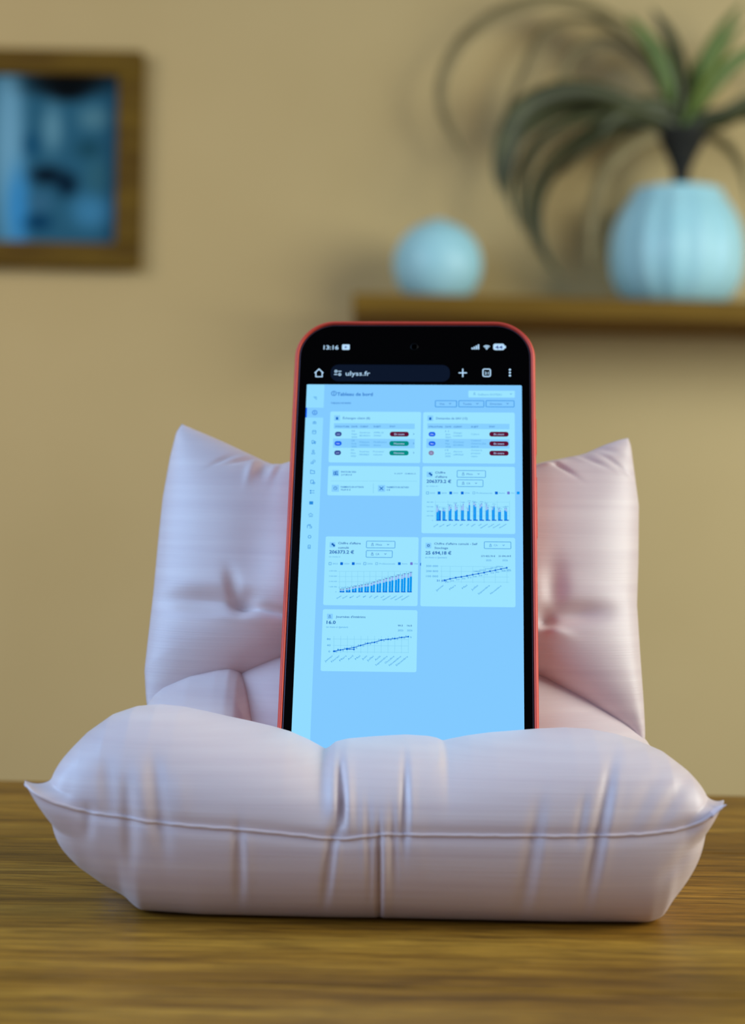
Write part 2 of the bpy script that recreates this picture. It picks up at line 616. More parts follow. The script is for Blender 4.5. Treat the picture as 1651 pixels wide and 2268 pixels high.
def back_cushion():
    n = 190
    top = resample([(403, 939), (430, 951), (500, 984), (560, 1014), (605, 1036), (625, 1042), (650, 1032), (760, 1040), (900, 1050), (1060, 1048), (1160, 1044), (1200, 1030), (1240, 1022), (1290, 1010), (1340, 986), (1372, 974), (1392, 970)], n)
    bot = resample([(328, 1585), (420, 1535), (540, 1500), (640, 1470), (900, 1440), (1100, 1470), (1200, 1510), (1310, 1570), (1400, 1625), (1429, 1660)], n)
    lef = resample([(403, 939), (390, 958), (376, 1015), (360, 1105), (350, 1200), (340, 1310), (326, 1430), (320, 1485), (323, 1540), (328, 1585)], n)
    rig = resample([(1392, 970), (1398, 985), (1406, 1045), (1416, 1120), (1415, 1240), (1412, 1340), (1419, 1450), (1427, 1560), (1430, 1620), (1429, 1660)], n)
    u = np.linspace(0, 1, n)[:, None, None]
    v = np.linspace(0, 1, n)[None, :, None]
    G = (1 - v) * top[:, None, :] + v * bot[:, None, :] + (1 - u) * lef[None, :, :] + u * rig[None, :, :] \
        - ((1 - u) * (1 - v) * top[0] + u * (1 - v) * top[-1] + (1 - u) * v * bot[0] + u * v * bot[-1])
    U, Vv = u[:, :, 0], v[:, :, 0]
    eu = 1 - np.abs(2 * U - 1) ** 3.2
    ev = 1 - np.abs(2 * Vv - 1) ** 3.0
    bul = 0.0205 * (np.clip(eu, 0, 1) ** 0.55) * (np.clip(ev, 0, 1) ** 0.5)
    PX, PY = G[..., 0], G[..., 1]
    # the cloth is drawn in towards two buttons behind the phone
    def dent(cx, cy, sx, sy, amp, ang=0.0):
        c, s = math.cos(ang), math.sin(ang)
        a = ((PX - cx) * c + (PY - cy) * s) / sx
        b = (-(PX - cx) * s + (PY - cy) * c) / sy
        return amp * np.exp(-0.5 * (a * a + b * b))
    edge = np.clip(np.minimum(eu, ev) * 6, 0, 1)
    D = dent(548, 1372, 16, 14, 0.0040) + dent(470, 1362, 60, 16, 0.0030, 0.12) + dent(526, 1344, 10, 26, 0.0022, -0.25) + dent(600, 1388, 60, 6, 0.0026, 0.22)
    D += dent(580, 1250, 40, 80, 0.0012) + dent(1196, 1408, 14, 14, 0.0036) + dent(1262, 1392, 46, 15, 0.0034, -0.12) + dent(1215, 1345, 18, 40, 0.0020)
    D -= dent(556, 1404, 50, 12, 0.0012, 0.2) + dent(1215, 1432, 26, 10, 0.0014, 0.3) + dent(640, 1330, 40, 60, 0.002)
    # creases by the top seam
    for (cx, cy, sx, sy, am, an) in [(545, 1047, 26, 4, 0.0012, -0.35), (500, 1048, 22, 4, 0.0008, -0.5), (585, 1062, 7, 18, 0.0013, 0.1), (612, 1065, 6, 22, -0.0014, 0.3), (560, 1075, 6, 22, -0.001, 0.2),
                                 (1215, 1050, 24, 5, -0.0013, -0.2), (1235, 1062, 26, 4, 0.0012, 0.7), (1300, 1040, 30, 4, 0.0012, 0.45), (1350, 1040, 30, 4, 0.0008, 0.6), (1275, 1030, 30, 5, -0.0009, 0.4), (1340, 1010, 20, 6, 0.0008, 0.2)]:
        D += dent(cx, cy, sx, sy, am, an)
    fb = np.maximum(bul - D * edge, 0.0)
    nrm = np.array([0, -math.cos(-LEAN), math.sin(-LEAN)])
    P0 = np.zeros((n, n, 3))
    for i in range(n):
        for j in range(n):
            P0[i, j] = lean_point(PX[i, j], PY[i, j])
    Fv = P0 + fb[..., None] * nrm
    Bv = P0 - (bul * 0.9)[..., None] * nrm
    V = np.concatenate([Fv.reshape(-1, 3), Bv.reshape(-1, 3)])
    V[:, 2] = np.maximum(V[:, 2], TABLE + 0.0005)
    f = []
    N2 = n * n
    for i in range(n - 1):
        for j in range(n - 1):
            q = (i * n + j, (i + 1) * n + j, (i + 1) * n + j + 1, i * n + j + 1)
            f.append(q[::-1])
            f.append(tuple(N2 + k for k in q))
    me = bpy.data.meshes.new('back_cushion')
    me.from_pydata([tuple(p) for p in V], [], f)
    bm = bmesh.new()
    bm.from_mesh(me)
    bmesh.ops.remove_doubles(bm, verts=bm.verts[:], dist=0.00002)
    bmesh.ops.recalc_face_normals(bm, faces=bm.faces[:])
    bm.to_mesh(me)
    bm.free()
    o = link('back_cushion', me, M['pink'], None, True)
    rebase(o, stand)
    return o


tag(back_cushion(), 'upright back cushion with pointed top corners')


def sweep_cushion(name, tops, zbot, ybase, a0, depth, nx=120, nphi=64, lean=tanL, dents=(), nu=2.1, endpow=6):
    TX, TZ = curve_of(tops, depth)
    s = np.sin(np.linspace(-1, 1, nx) * math.pi / 2)
    x = TX[0] + (s + 1) / 2 * (TX[-1] - TX[0])
    T = smooth_interp(x, TX, TZ, 22)
    sa = np.abs(s)
    k = np.clip(1 - sa ** endpow, 0, 1) ** 0.5
    ph = np.linspace(0, 2 * math.pi, nphi, endpoint=False)
    sg = lambda v, n: np.sign(v) * np.abs(v) ** (2 / n)
    yy, zz = sg(np.cos(ph), nu), sg(np.sin(ph), nu)
    mid = (T + zbot) / 2
    half = (T - zbot) / 2
    X = np.repeat(x[:, None], nphi, 1)
    Z = mid[:, None] + half[:, None] * zz[None, :]
    Y = ybase + Z * lean + (a0 * k)[:, None] * yy[None, :]
    V = np.stack([X, Y, Z + TABLE], -1).reshape(-1, 3)
    f = grid_faces(nx, nphi, True)
    f.append(tuple(range(nphi)))
    f.append(tuple((nx - 1) * nphi + j for j in range(nphi))[::-1])
    o = from_data(name, V, f, M['pink'], None, True)
    rebase(o, stand)
    return o


sweep_cushion('seat_cushion', [(470, 1640), (495, 1540), (535, 1476), (580, 1451), (625, 1431), (760, 1410), (900, 1405), (1050, 1425), (1140, 1455), (1195, 1484), (1250, 1513), (1310, 1547), (1380, 1592), (1425, 1630), (1442, 1650), (1460, 1720)],
              0.001, 0.518, 0.020, 0.535)
sweep_cushion('side_cushion', [(316, 1640), (320, 1572), (335, 1546), (360, 1524), (420, 1497), (480, 1483), (508, 1481), (530, 1492), (546, 1520), (560, 1560), (574, 1600), (600, 1690)],
              0.001, 0.512, 0.024, 0.530, endpow=4)

# low pad under the phone that joins the front cushion to the back
def seat_pad():
    n, m_ = 60, 40
    cx, cy, hx_, hy_, h = 0.006, 0.513, 0.082, 0.040, 0.0082
    v = []
    for i in range(n):
        a = -math.pi / 2 + math.pi * i / (n - 1)
        for j in range(m_):
            b = 2 * math.pi * j / m_
            e = lambda t, p: math.copysign(abs(t) ** p, t)
            r = e(math.cos(a), 0.35)
            v.append((cx + hx_ * r * e(math.cos(b), 0.5), cy + hy_ * r * e(math.sin(b), 0.5), TABLE + h + h * e(math.sin(a), 0.45)))
    o = from_data('seat_pad', v, grid_faces(n, m_, True), M['pink'], None, True)
    rebase(o, stand)


seat_pad()

# ------------------------------------------------------------------ phone
phone = bpy.data.objects.new('smartphone', None)
C.objects.link(phone)
phone.empty_display_size = 0.02
HW, ZT, ZB = 0.0366, 0.0211, -0.1362       # half width and ends of the glass
# the root sits at the foot of the phone, turned with it
foot = Matrix.Translation((0, 0.005, ZB - 0.0019))
phone.matrix_world = PH @ foot
FI = foot.inverted()
tag(phone, 'black smartphone in a red case showing a light blue dashboard, propped on the pink stand', 'phone')


def rr(hw, zt, zb, r, n=10):
    """rounded rectangle outline in local x, z"""
    pts = []
    for (cx, cz, a0) in [(hw - r, zt - r, 0), (-hw + r, zt - r, 90), (-hw + r, zb + r, 180), (hw - r, zb + r, 270)]:
        for k in range(n + 1):
            a = math.radians(a0 + 90 * k / n)
            pts.append((cx + r * math.cos(a), cz + r * math.sin(a)))
    return pts


def shell(name, rings, m, caps=True, smooth=False):
    """rings: list of (outline, y)"""
    n = len(rings[0][0])
    v = [(p[0], y, p[1]) for (o, y) in rings for p in o]
    f = grid_faces(len(rings), n, True)
    if caps:
        f.append(tuple(range(n)))
        f.append(tuple((len(rings) - 1) * n + k for k in range(n))[::-1])
    else:
        f += [((len(rings) - 1) * n + k, k, (k + 1) % n, (len(rings) - 1) * n + (k + 1) % n) for k in range(n)]
    bm = bmesh.new()
    me = bpy.data.meshes.new(name)
    me.from_pydata(v, [], f)
    bm.from_mesh(me)
    bmesh.ops.recalc_face_normals(bm, faces=bm.faces[:])
    bm.to_mesh(me)
    bm.free()
    me.transform(FI)
    return link(name, me, m, phone, smooth)


RAD = 0.0112
g = lambda d: rr(HW + d, ZT + d, ZB - d, RAD + d, 14)
shell('glass', [(g(-0.00035), 0.0), (g(-0.00005), 0.00025), (g(-0.00005), 0.0012)], M['black_glass'])
shell('body', [(g(0.0000), 0.00030), (g(0.00012), 0.0008), (g(0.00012), 0.0082), (g(-0.0006), 0.0088)], M['dark_rubber'])
shell('metal_rim', [(g(-0.0001), 0.00008), (g(0.00012), 0.00012), (g(0.00012), 0.0009), (g(-0.0001), 0.0009)], M['metal_rim'], caps=False)
cs = shell('case', [(g(0.00035), 0.0008), (g(0.00045), -0.00045), (g(0.0008), -0.0007), (g(0.0012), -0.00055), (g(0.0017), 0.0006), (g(0.0018), 0.0030), (g(0.0018), 0.0085), (g(0.0006), 0.0104), (g(-0.012), 0.0105)], M['red'], caps=True, smooth=True)
# the case is hollow in front: drop the cap that would cover the glass

bm = bmesh.new()
bm.from_mesh(cs.data)
big = [f for f in bm.faces if len(f.verts) > 8]
big.sort(key=lambda f: f.calc_center_median().y)
bmesh.ops.delete(bm, geom=[big[0]], context='FACES')
bm.to_mesh(cs.data)
bm.free()
tag(cs, 'soft coral red protective case')
for nm, z0, z1, sx in [('power_button', -0.010, -0.022, 1), ('volume_button', -0.030, -0.050, 1)]:
    b = box(nm, (sx * (HW + 0.0012), 0.0030, z1), (sx * (HW + 0.00205), 0.0062, z0), M['red'], phone, bevel=0.0003)
    b.data.transform(FI)
lens = lathe('camera_hole', [(0.0012, 0), (0.0012, 0.00002), (0.0010, 0.00003)], mat('front_lens', (12, 18, 22), 0.4, 0.1), None, 24)
hx, hz = on_screen(918, 768)
lens.data.transform(FI @ Matrix.Translation((hx, -0.00001, hz)) @ Matrix.Rotation(math.radians(90), 4, 'X'))
lens.parent = phone

# ---- the lit display and everything drawn on it
UI = {k: glow('ui_' + k, c) for k, c in dict(
    bg=(130, 202, 255), side=(146, 220, 255), card=(155, 228, 255), tint=(134, 207, 255), text=(16, 104, 196), bold=(10, 92, 178), faint=(72, 156, 226),
    line=(38, 138, 222), grid=(124, 200, 240), bar=(0, 148, 240), bar_dark=(0, 100, 215), bar_pale=(150, 180, 245), white=(186, 224, 255), pill=(13, 23, 42), red=(92, 18, 52), green=(0, 140, 132),
    navy=(44, 62, 140), blue=(0, 92, 235), rose=(136, 124, 164), badge_text=(178, 205, 250), check=(0, 104, 214), violet=(110, 120, 215), cyan=(0, 150, 245)).items()}
LAYER = 0.000022


def flat(name, m, verts, faces, layer, parent):
    me = bpy.data.meshes.new(name)
    me.from_pydata([(x, -LAYER * layer, z) for x, z in verts], [], faces)
    me.update()
    # face the viewer (local -Y)
    bm = bmesh.new()
    bm.from_mesh(me)
    for f in bm.faces:
        if f.normal.y > 0:
            f.normal_flip()
    bm.to_mesh(me)
    bm.free()
    me.transform(FI)
    return link(name, me, m, parent)


class Ink:
    """flat print of one colour gathered into one mesh"""
    def __init__(self): self.v, self.f = [], []

    def poly(self, pts):
        n = len(self.v)
        self.v += pts
        self.f.append(tuple(range(n, n + len(pts))))

    def rect(self, xa, ya, xb, yb, r=0):
        xm, ym = (xa + xb) / 2, (ya + yb) / 2
        l, rt_ = on_screen(xa, ym)[0], on_screen(xb, ym)[0]
        t, b = on_screen(xm, ya)[1], on_screen(xm, yb)[1]
        if r:
            rad = min(r * PXM, (rt_ - l) / 2 * .999, (t - b) / 2 * .999)
            self.poly([(x + (l + rt_) / 2, z) for x, z in rr((rt_ - l) / 2, t, b, rad, 6)])
        else:
            self.poly([(l, t), (rt_, t), (rt_, b), (l, b)])
        return self

    def frame(self, xa, ya, xb, yb, r, w):
        xm, ym = (xa + xb) / 2, (ya + yb) / 2
        l, rt_ = on_screen(xa, ym)[0], on_screen(xb, ym)[0]
        t, b = on_screen(xm, ya)[1], on_screen(xm, yb)[1]
        cx = (l + rt_) / 2
        rad, wd = min(r * PXM, (t - b) / 2 * .999), w * PXM
        o = [(x + cx, z) for x, z in rr((rt_ - l) / 2, t, b, rad, 6)]
        i = [(x + cx, z) for x, z in rr((rt_ - l) / 2 - wd, t - wd, b + wd, max(rad - wd, 1e-5), 6)]
        n = len(self.v)
        k = len(o)
        self.v += o + i
        self.f += [(n + a, n + (a + 1) % k, n + k + (a + 1) % k, n + k + a) for a in range(k)]
        return self

    def stroke(self, pts, w):
        """polyline in photo pixels, width w px"""
        P = [Vector(on_screen(*p)) for p in pts]
        h = w * PXM / 2
        for a, b in zip(P, P[1:]):
            d = (b - a)
            if d.length < 1e-9: continue
            d.normalize()
            q = Vector((-d.y, d.x)) * h
            a2, b2 = a - d * h * .6, b + d * h * .6
            self.poly([tuple(a2 + q), tuple(b2 + q), tuple(b2 - q), tuple(a2 - q)])
        return self

    def disc(self, x, y, r, n=16):
        cx, cz = on_screen(x, y)
        self.poly([(cx + r * PXM * math.cos(2 * math.pi * k / n), cz + r * PXM * math.sin(2 * math.pi * k / n)) for k in range(n)])
        return self

    def ring(self, x, y, r, w, a0=0, a1=360, n=20):
        pts = []
        cx, cz = on_screen(x, y)
        for k in range(n):
            a, b = math.radians(a0 + (a1 - a0) * k / n), math.radians(a0 + (a1 - a0) * (k + 1) / n)
            ri, ro = (r - w / 2) * PXM, (r + w / 2) * PXM
            self.poly([(cx + ro * math.cos(a), cz + ro * math.sin(a)), (cx + ro * math.cos(b), cz + ro * math.sin(b)),
                       (cx + ri * math.cos(b), cz + ri * math.sin(b)), (cx + ri * math.cos(a), cz + ri * math.sin(a))])
        return self

    def text(self, s, xa, yb, xb, cap, weight=0.0, ang=0.0):
        """string from xa to xb (px) on the baseline yb, capitals cap px high; ang turns it about its right end"""
        key = (s, weight)
        if key not in GLYPHS:
            cu = bpy.data.curves.new('t', 'FONT')
            cu.body = s
            cu.size = 1.0
            cu.resolution_u = 2
            cu.offset = weight
            ob = bpy.data.objects.new('t', cu)
            me = ob.to_mesh()
            co = [(v.co.x, v.co.y) for v in me.vertices]
            fa = [tuple(p.vertices) for p in me.polygons]
            ob.to_mesh_clear()
            bpy.data.objects.remove(ob)
            bpy.data.curves.remove(cu)
            GLYPHS[key] = (co, fa)
        co, fa = GLYPHS[key]
        if not co: return self
        mn, mxx = min(c[0] for c in co), max(c[0] for c in co)
        la, ra = on_screen(xa, yb), on_screen(xb, yb)
        width = ra[0] - la[0]
        sx = width / (mxx - mn)
        sz = cap * PXM / 0.73 * 1.06
        n = len(self.v)
        if ang:
            c, sn = math.cos(ang), math.sin(ang)
            wl = width
            for (x, y) in co:
                lx, lz = (x - mn) * sx - wl, y * sz
                self.v.append((ra[0] + lx * c - lz * sn, ra[1] + lx * sn + lz * c))
        else:
            for (x, y) in co:
                self.v.append((la[0] + (x - mn) * sx, la[1] + y * sz))
        self.f += [tuple(n + k for k in p) for p in fa]
        return self

    def make(self, name, colour, layer, label=None):
        o = flat(name, UI[colour], self.v, self.f, layer, display)
        if label: o['label'] = label
        return o


GLYPHS = {}
PXM = 0.068 / 497.0
scr = rr(0.034, 0.0, ZB + 0.0022, 0.0004, 3)
display = flat('display', UI['bg'], scr, [tuple(range(len(scr)))], 1, phone)
tag(display, 'lit pale blue dashboard page')

# status bar and browser bar
Ink().text('13:16', 717, 774, 750, 10.5, 0.014).make('clock_text', 'white', 2)
Ink().rect(758, 763, 775, 775, 3).make('video_icon', 'white', 2)
for i, h in enumerate((4, 6, 8.5, 11)):
    Ink().rect(1045 + i * 4.6, 774 - h, 1048 + i * 4.6, 774, 0.8).make('signal_bar', 'white', 2)
k = Ink()
for r_ in (3.2, 6.6, 10):
    k.ring(1078.5, 774, r_, 2.1, 45, 135, 10)
k.disc(1078.5, 773, 1.6)
k.make('wifi_icon', 'white', 2)
Ink().rect(1093, 761.5, 1118, 775.5, 5).rect(1117.6, 766, 1121, 771.5, 0.8).make('battery_icon', 'white', 2)
k = Ink()
k.poly([on_screen(764.5, 766.2), on_screen(769.5, 769), on_screen(764.5, 771.8)])
k.make('play_mark', 'navy', 3)
Ink().text('44', 1097, 773, 1114, 8.5, 0.01).make('battery_text', 'navy', 3)
Ink().rect(733, 808, 997, 845, 18).make('address_bar', 'pill', 1)
Ink().stroke([(698, 826), (707, 817.5), (716, 826)], 2.6).stroke([(700, 824), (700, 834.5), (714, 834.5), (714, 824)], 2.4).make('home_icon', 'white', 2)
Ink().ring(744.5, 822.5, 2.6, 1.8).stroke([(750, 822.5), (756, 822.5)], 2).stroke([(741, 829.5), (747, 829.5)], 2).ring(753, 829.5, 2.6, 1.8).make('page_settings_icon', 'white', 2)
Ink().text('ulyss.fr', 766, 832, 820, 11.5, 0.004).make('address_text', 'white', 2)
Ink().stroke([(1017, 826), (1034, 826)], 2.8).stroke([(1025.5, 817.5), (1025.5, 834.5)], 2.8).make('plus_icon', 'white', 2)
Ink().frame(1069, 816.5, 1088, 835, 5, 2.6).make('tabs_icon', 'white', 2)
Ink().text('21', 1073.5, 829.3, 1083, 6.5, 0.015).make('tabs_count', 'white', 2)
for yy_ in (819, 825.5, 832):
    Ink().disc(1130, yy_, 2.5).make('menu_dot', 'white', 2)

# sidebar
def side_strip(ya, yb):
    xl = on_screen(680, ya)[1]
    za, zb = on_screen(700, ya)[1], on_screen(700, yb)[1]
    return [(-0.0340, za), (-0.0284, za), (-0.0284, zb), (-0.0340, zb)]


q = side_strip(852, 903)
flat('sidebar', UI['side'], q, [(0, 1, 2, 3)], 2, display)
q = side_strip(925, 1640)
q[2] = (q[2][0], ZB + 0.0022)
q[3] = (q[3][0], ZB + 0.0022)
flat('sidebar', UI['side'], q, [(0, 1, 2, 3)], 2, display)
Ink().rect(677.5, 903, 680.2, 925).make('active_marker', 'blue', 3)
k = Ink()
k.ring(697.5, 914, 5.2, 1.5).stroke([(697.5, 911.5), (697.5, 916.5)], 1.4)
k.make('sidebar_icon', 'check', 3)
k = Ink()
k.stroke([(695, 879.5), (702, 879.5)], 1.2).stroke([(697, 882), (702, 882)], 1.2).stroke([(700, 884.5), (702, 884.5)], 1.2)
k.ring(697, 937, 3.6, 1.3, 0, 180).stroke([(693.4, 938.5), (700.6, 938.5)], 1.3).disc(697, 936, 1.3)
k.frame(692, 953, 700.5, 961.5, 2, 1.1).stroke([(692, 956), (700.5, 956)], 1.1)
k.frame(690.8, 975.5, 696.5, 982, 1, 1.2).frame(696.5, 977.5, 700, 982, 1, 1.2).disc(693, 982.5, 1.3).disc(698, 982.5, 1.3)
k.ring(694.3, 999, 2.1, 1.1).ring(694.3, 1005.5, 3.6, 1.1, 0, 180).stroke([(690.7, 1005.5), (697.9, 1005.5)], 1.1)
k.ring(691.5, 1025, 2.2, 1.0).ring(696, 1021.5, 2.6, 1.0).stroke([(688.5, 1027), (695, 1027)], 1)
k.stroke([(688, 1041.5), (688, 1049), (697, 1049), (697, 1043), (692.5, 1043), (691, 1041.5), (688, 1041.5)], 1.2)
k.frame(688, 1063, 695, 1071.5, 1, 1.1).ring(695.5, 1070, 2.2, 1.4)
for yy_ in (1087, 1092):
    k.rect(687, yy_ - 1.5, 690, yy_ + 1.5).stroke([(692, yy_), (696.5, yy_)], 1.2)
k.rect(685.5, 1110.5, 694, 1117.5)
k.stroke([(683.5, 1140.5), (688.5, 1137), (693.5, 1140.5)], 1).stroke([(685, 1142.5), (693, 1142.5)], .9).stroke([(685, 1144.5), (693, 1144.5)], .9)
k.stroke([(681, 1169.5), (681, 1164), (688, 1164), (688, 1162), (682.5, 1162)], 1.1).stroke([(686, 1166), (690.5, 1166), (690.5, 1169.5), (686, 1169.5)], 1.1)
k.ring(686, 1189, 3.2, 1.2, 110, 250).ring(686, 1189, 3.2, 1.2, -70, 70).stroke([(684, 1186), (688, 1186)], 1).stroke([(684, 1192), (688, 1192)], 1)
k.frame(682.3, 1207, 688.2, 1215.5, 1, 1.1).disc(685.3, 1212, 1.1)
k.make('sidebar_icons', 'line', 3)

# page heading
k = Ink()
k.ring(740, 871.5, 5.6, 1.5).stroke([(740, 868.5), (740, 874.5)], 1.4)
k.text('Tableau de bord', 747, 876.5, 826, 8.3, 0.016)
k.make('page_heading', 'text', 2)
Ink().text('TABLEAU DE BORD', 733, 894.5, 778, 4, 0.01).make('page_heading', 'text', 2)
Ink().rect(1038, 865.5, 1141, 880.5, 2).make('button', 'card', 2)
k = Ink()
k.ring(1051.5, 871, 1.4, .9).ring(1051.5, 875.5, 2.2, .9, 0, 180).text('Guillaume DOITEAU', 1059, 876, 1112, 4.6)
k.stroke([(1130.5, 871.5), (1132.5, 874), (1134.5, 871.5)], 1)
k.make('button_text', 'faint', 3)
k, t = Ink(), Ink()
for xa, xb, s, ta, tb in [(964, 1012.5, 'Vue', 974, 985), (1016, 1073, 'Toutes', 1026, 1045), (1076.5, 1140, 'Direction', 1086, 1112)]:
    k.frame(xa, 887, xb, 902, 2.2, 1.5)
    t.text(s, ta, 896.8, tb, 4.8)
    t.stroke([(xb - 17.5, 893), (xb - 15.3, 895.3), (xb - 13, 893)], 1)
k.make('button_outline', 'line', 2)
t.make('button_text', 'text', 3)

# cards
for box_ in [(730, 912, 932.4, 1025), (937, 913.5, 1141, 1026.5), (726.5, 1032.5, 930, 1098), (935, 1033.5, 1141.5, 1182), (719, 1189, 926.5, 1341.5), (932.7, 1190.5, 1142, 1344), (713, 1350.5, 924, 1487.7)]:
    Ink().rect(*box_, 4).make('card', 'card', 2)
for (x, y, w) in [(740.5, 920, 13), (947, 920.5, 13), (736.5, 1041, 15), (735, 1074, 16.5), (837.5, 1074.5, 16), (945.5, 1045, 13), (730.5, 1201, 12.5), (943, 1202.5, 13), (724.5, 1359.5, 13)]:
    Ink().rect(x, y, x + w, y + w * .93, 1).make('icon_tile', 'tint', 3)
for r_ in [(740, 938, 919, 950), (947, 938.5, 1129, 950.5), (738, 972, 919, 992.5), (945, 972.5, 1129, 993)]:
    Ink().rect(*r_).make('table_row', 'tint', 3)

# the two tables
def table_card(dx, dy, title, tx1, cols, rows, badges, states):
    k = Ink()
    k.rect(744.5 + dx, 924 + dy, 749.5 + dx, 930 + dy, 1)
    k.text(title, 760 + dx, 928.5 + dy, tx1, 5.2, 0.008)
    for s, a, b in cols:
        k.text(s, a, 946.5 + dy, b, 3.6, 0.012)
    k.make('card_text', 'text', 4)
    k = Ink()
    for lines, a, b, y in rows:
        for n_, s in enumerate(lines):
            k.text(s, a, y + n_ * 6.7, a + (b - a) * min(1, len(s) / max(map(len, lines)) + .12), 3.8)
    k.make('table_text', 'faint', 4)
    bt = Ink()
    for (xa, xb, y, col, s) in badges:
        Ink().rect(xa, y - 5, xb, y + 5, 5).make('badge', col, 4)
        bt.text(s, xa + 3.5, y + 1.8, xb - 3.5, 3.2, 0.01)
    for (xa, xb, y, col, s) in states:
        Ink().rect(xa, y - 5.3, xb, y + 5.3, 5.2).make('badge', col, 4)
        bt.text(s, xa + 10, y + 1.9, xb - 10, 4.2, 0.012)
    bt.make('badge_text', 'badge_text', 5)


table_card(0, 0, 'Échanges client (8)', 820, [('STRUCTURE', 743, 774), ('DATE', 779, 792), ('CLIENT', 798, 816), ('SUJET', 828, 844), ('ÉTAT', 864, 876)],
           [(['25', 'Sept', '2024'], 779, 791, 956.5), (['Sandrine', 'BEURSOU'], 797, 820, 960), (['APPEL LE', 'ZHANG'], 828, 850, 960),
            (['28', 'Août', '2025'], 778.5, 790, 977.5), (['Mélyne', 'DANNEAU'], 797, 819, 981), (['Modification', 'devis'], 828, 857, 981),
            (['05', 'Nov.', '2025'], 777.5, 789, 998.5), (['Sandrine', 'HENRIEZ'], 796.5, 818, 1002), (['Promenol', 'volume'], 827, 850, 1002)],
           [(742.5, 757, 961.5, 'navy', 'LDS'), (741.5, 757, 982.3, 'blue', 'PMA'), (741, 755.5, 1003, 'navy', 'LDS')],
           [(864, 906, 961.8, 'red', 'En cours'), (863, 906, 982.5, 'green', 'Nouveau'), (863, 905.5, 1003.5, 'green', 'Nouveau')])
table_card(206.5, 0.5, 'Demandes de SAV (15)', 1036, [('STRUCTURE', 950, 981), ('DATE', 987, 1000), ('CLIENT', 1005, 1024), ('SUJET', 1044, 1060), ('ÉTAT', 1084.5, 1097)],
           [(['11', 'Jan', '2024'], 987, 999, 957), (['Gaspi', 'LADELE'], 1005, 1024, 960.5), (['Culture'], 1044, 1062, 963.5),
            (['08', 'Mar', '2026'], 987, 999, 978), (['Corinne', 'BOURREC'], 1005, 1028, 981), (['Comenol', "d'amorce plus", 'autre'], 1044, 1077, 977.5),
            (['15', 'Juin', '2025'], 986.5, 998.5, 999), (['Aurore', 'LABOILLE'], 1005, 1027, 1002), (['Convient la', 'proteste', 'casse'], 1044, 1068, 999)],
           [(950, 965, 962, 'blue', 'PMA'), (950, 965, 982.8, 'blue', 'PMA'), (950, 961.5, 1003.5, 'rose', 'RD')],
           [(1084.5, 1127, 962, 'red', 'En cours'), (1084.5, 1127, 983, 'red', 'En cours'), (1084.5, 1127, 1004, 'red', 'En cours')])
k = Ink()
for y in (961.5, 982.3, 1003):
    k.stroke([(916, y - 1.5), (917.5, y), (916, y + 1.5)], .9)
k.make('table_arrows', 'text', 4)

# totals card
k = Ink()
k.text('ENCOURS 2026', 756, 1047, 789, 3.8, 0.014).text('217 89.0 €', 756, 1053.5, 780, 3.6, 0.014)
k.text('PAIEMENTS EN ATTENTE', 755, 1080.5, 806, 3.8, 0.014).text('70,69 € €', 755, 1086.5, 777, 3.6, 0.014)
k.text('PAIEMENTS EN RETARD', 857, 1081, 906, 3.8, 0.014).text('0 €', 857, 1087, 864.5, 3.6, 0.014)
k.text('01 AOÛT', 874, 1050.5, 892, 3, 0.006).text('CE MOIS-CI', 897, 1050.7, 921, 3, 0.006)
k.stroke([(841.5, 1078.5), (849, 1085.5)], 1.8).stroke([(849, 1078.5), (841.5, 1085.5)], 1.8)
k.ring(743.2, 1081.5, 3.7, 1).stroke([(743.2, 1079.5), (743.2, 1081.5), (744.7, 1082.5)], .8)
k.frame(739, 1044.5, 744, 1052.5, 1.5, 1.6).frame(744, 1043.5, 748.5, 1052.5, 1, 1.4).disc(748, 1051.5, 1.6)
k.make('card_text', 'text', 4)
k = Ink()
k.stroke([(827.3, 1071), (827.3, 1092)], .9).stroke([(733, 1065.5), (924, 1066)], .6)
k.make('divider', 'grid', 4)


def lock(k, x, y):
    k.ring(x, y - 2, 1.3, .8).stroke([(x - 1.3, y - 1), (x - 2.3, y + 2.6), (x + 2.3, y + 2.6), (x + 1.3, y - 1)], .8)


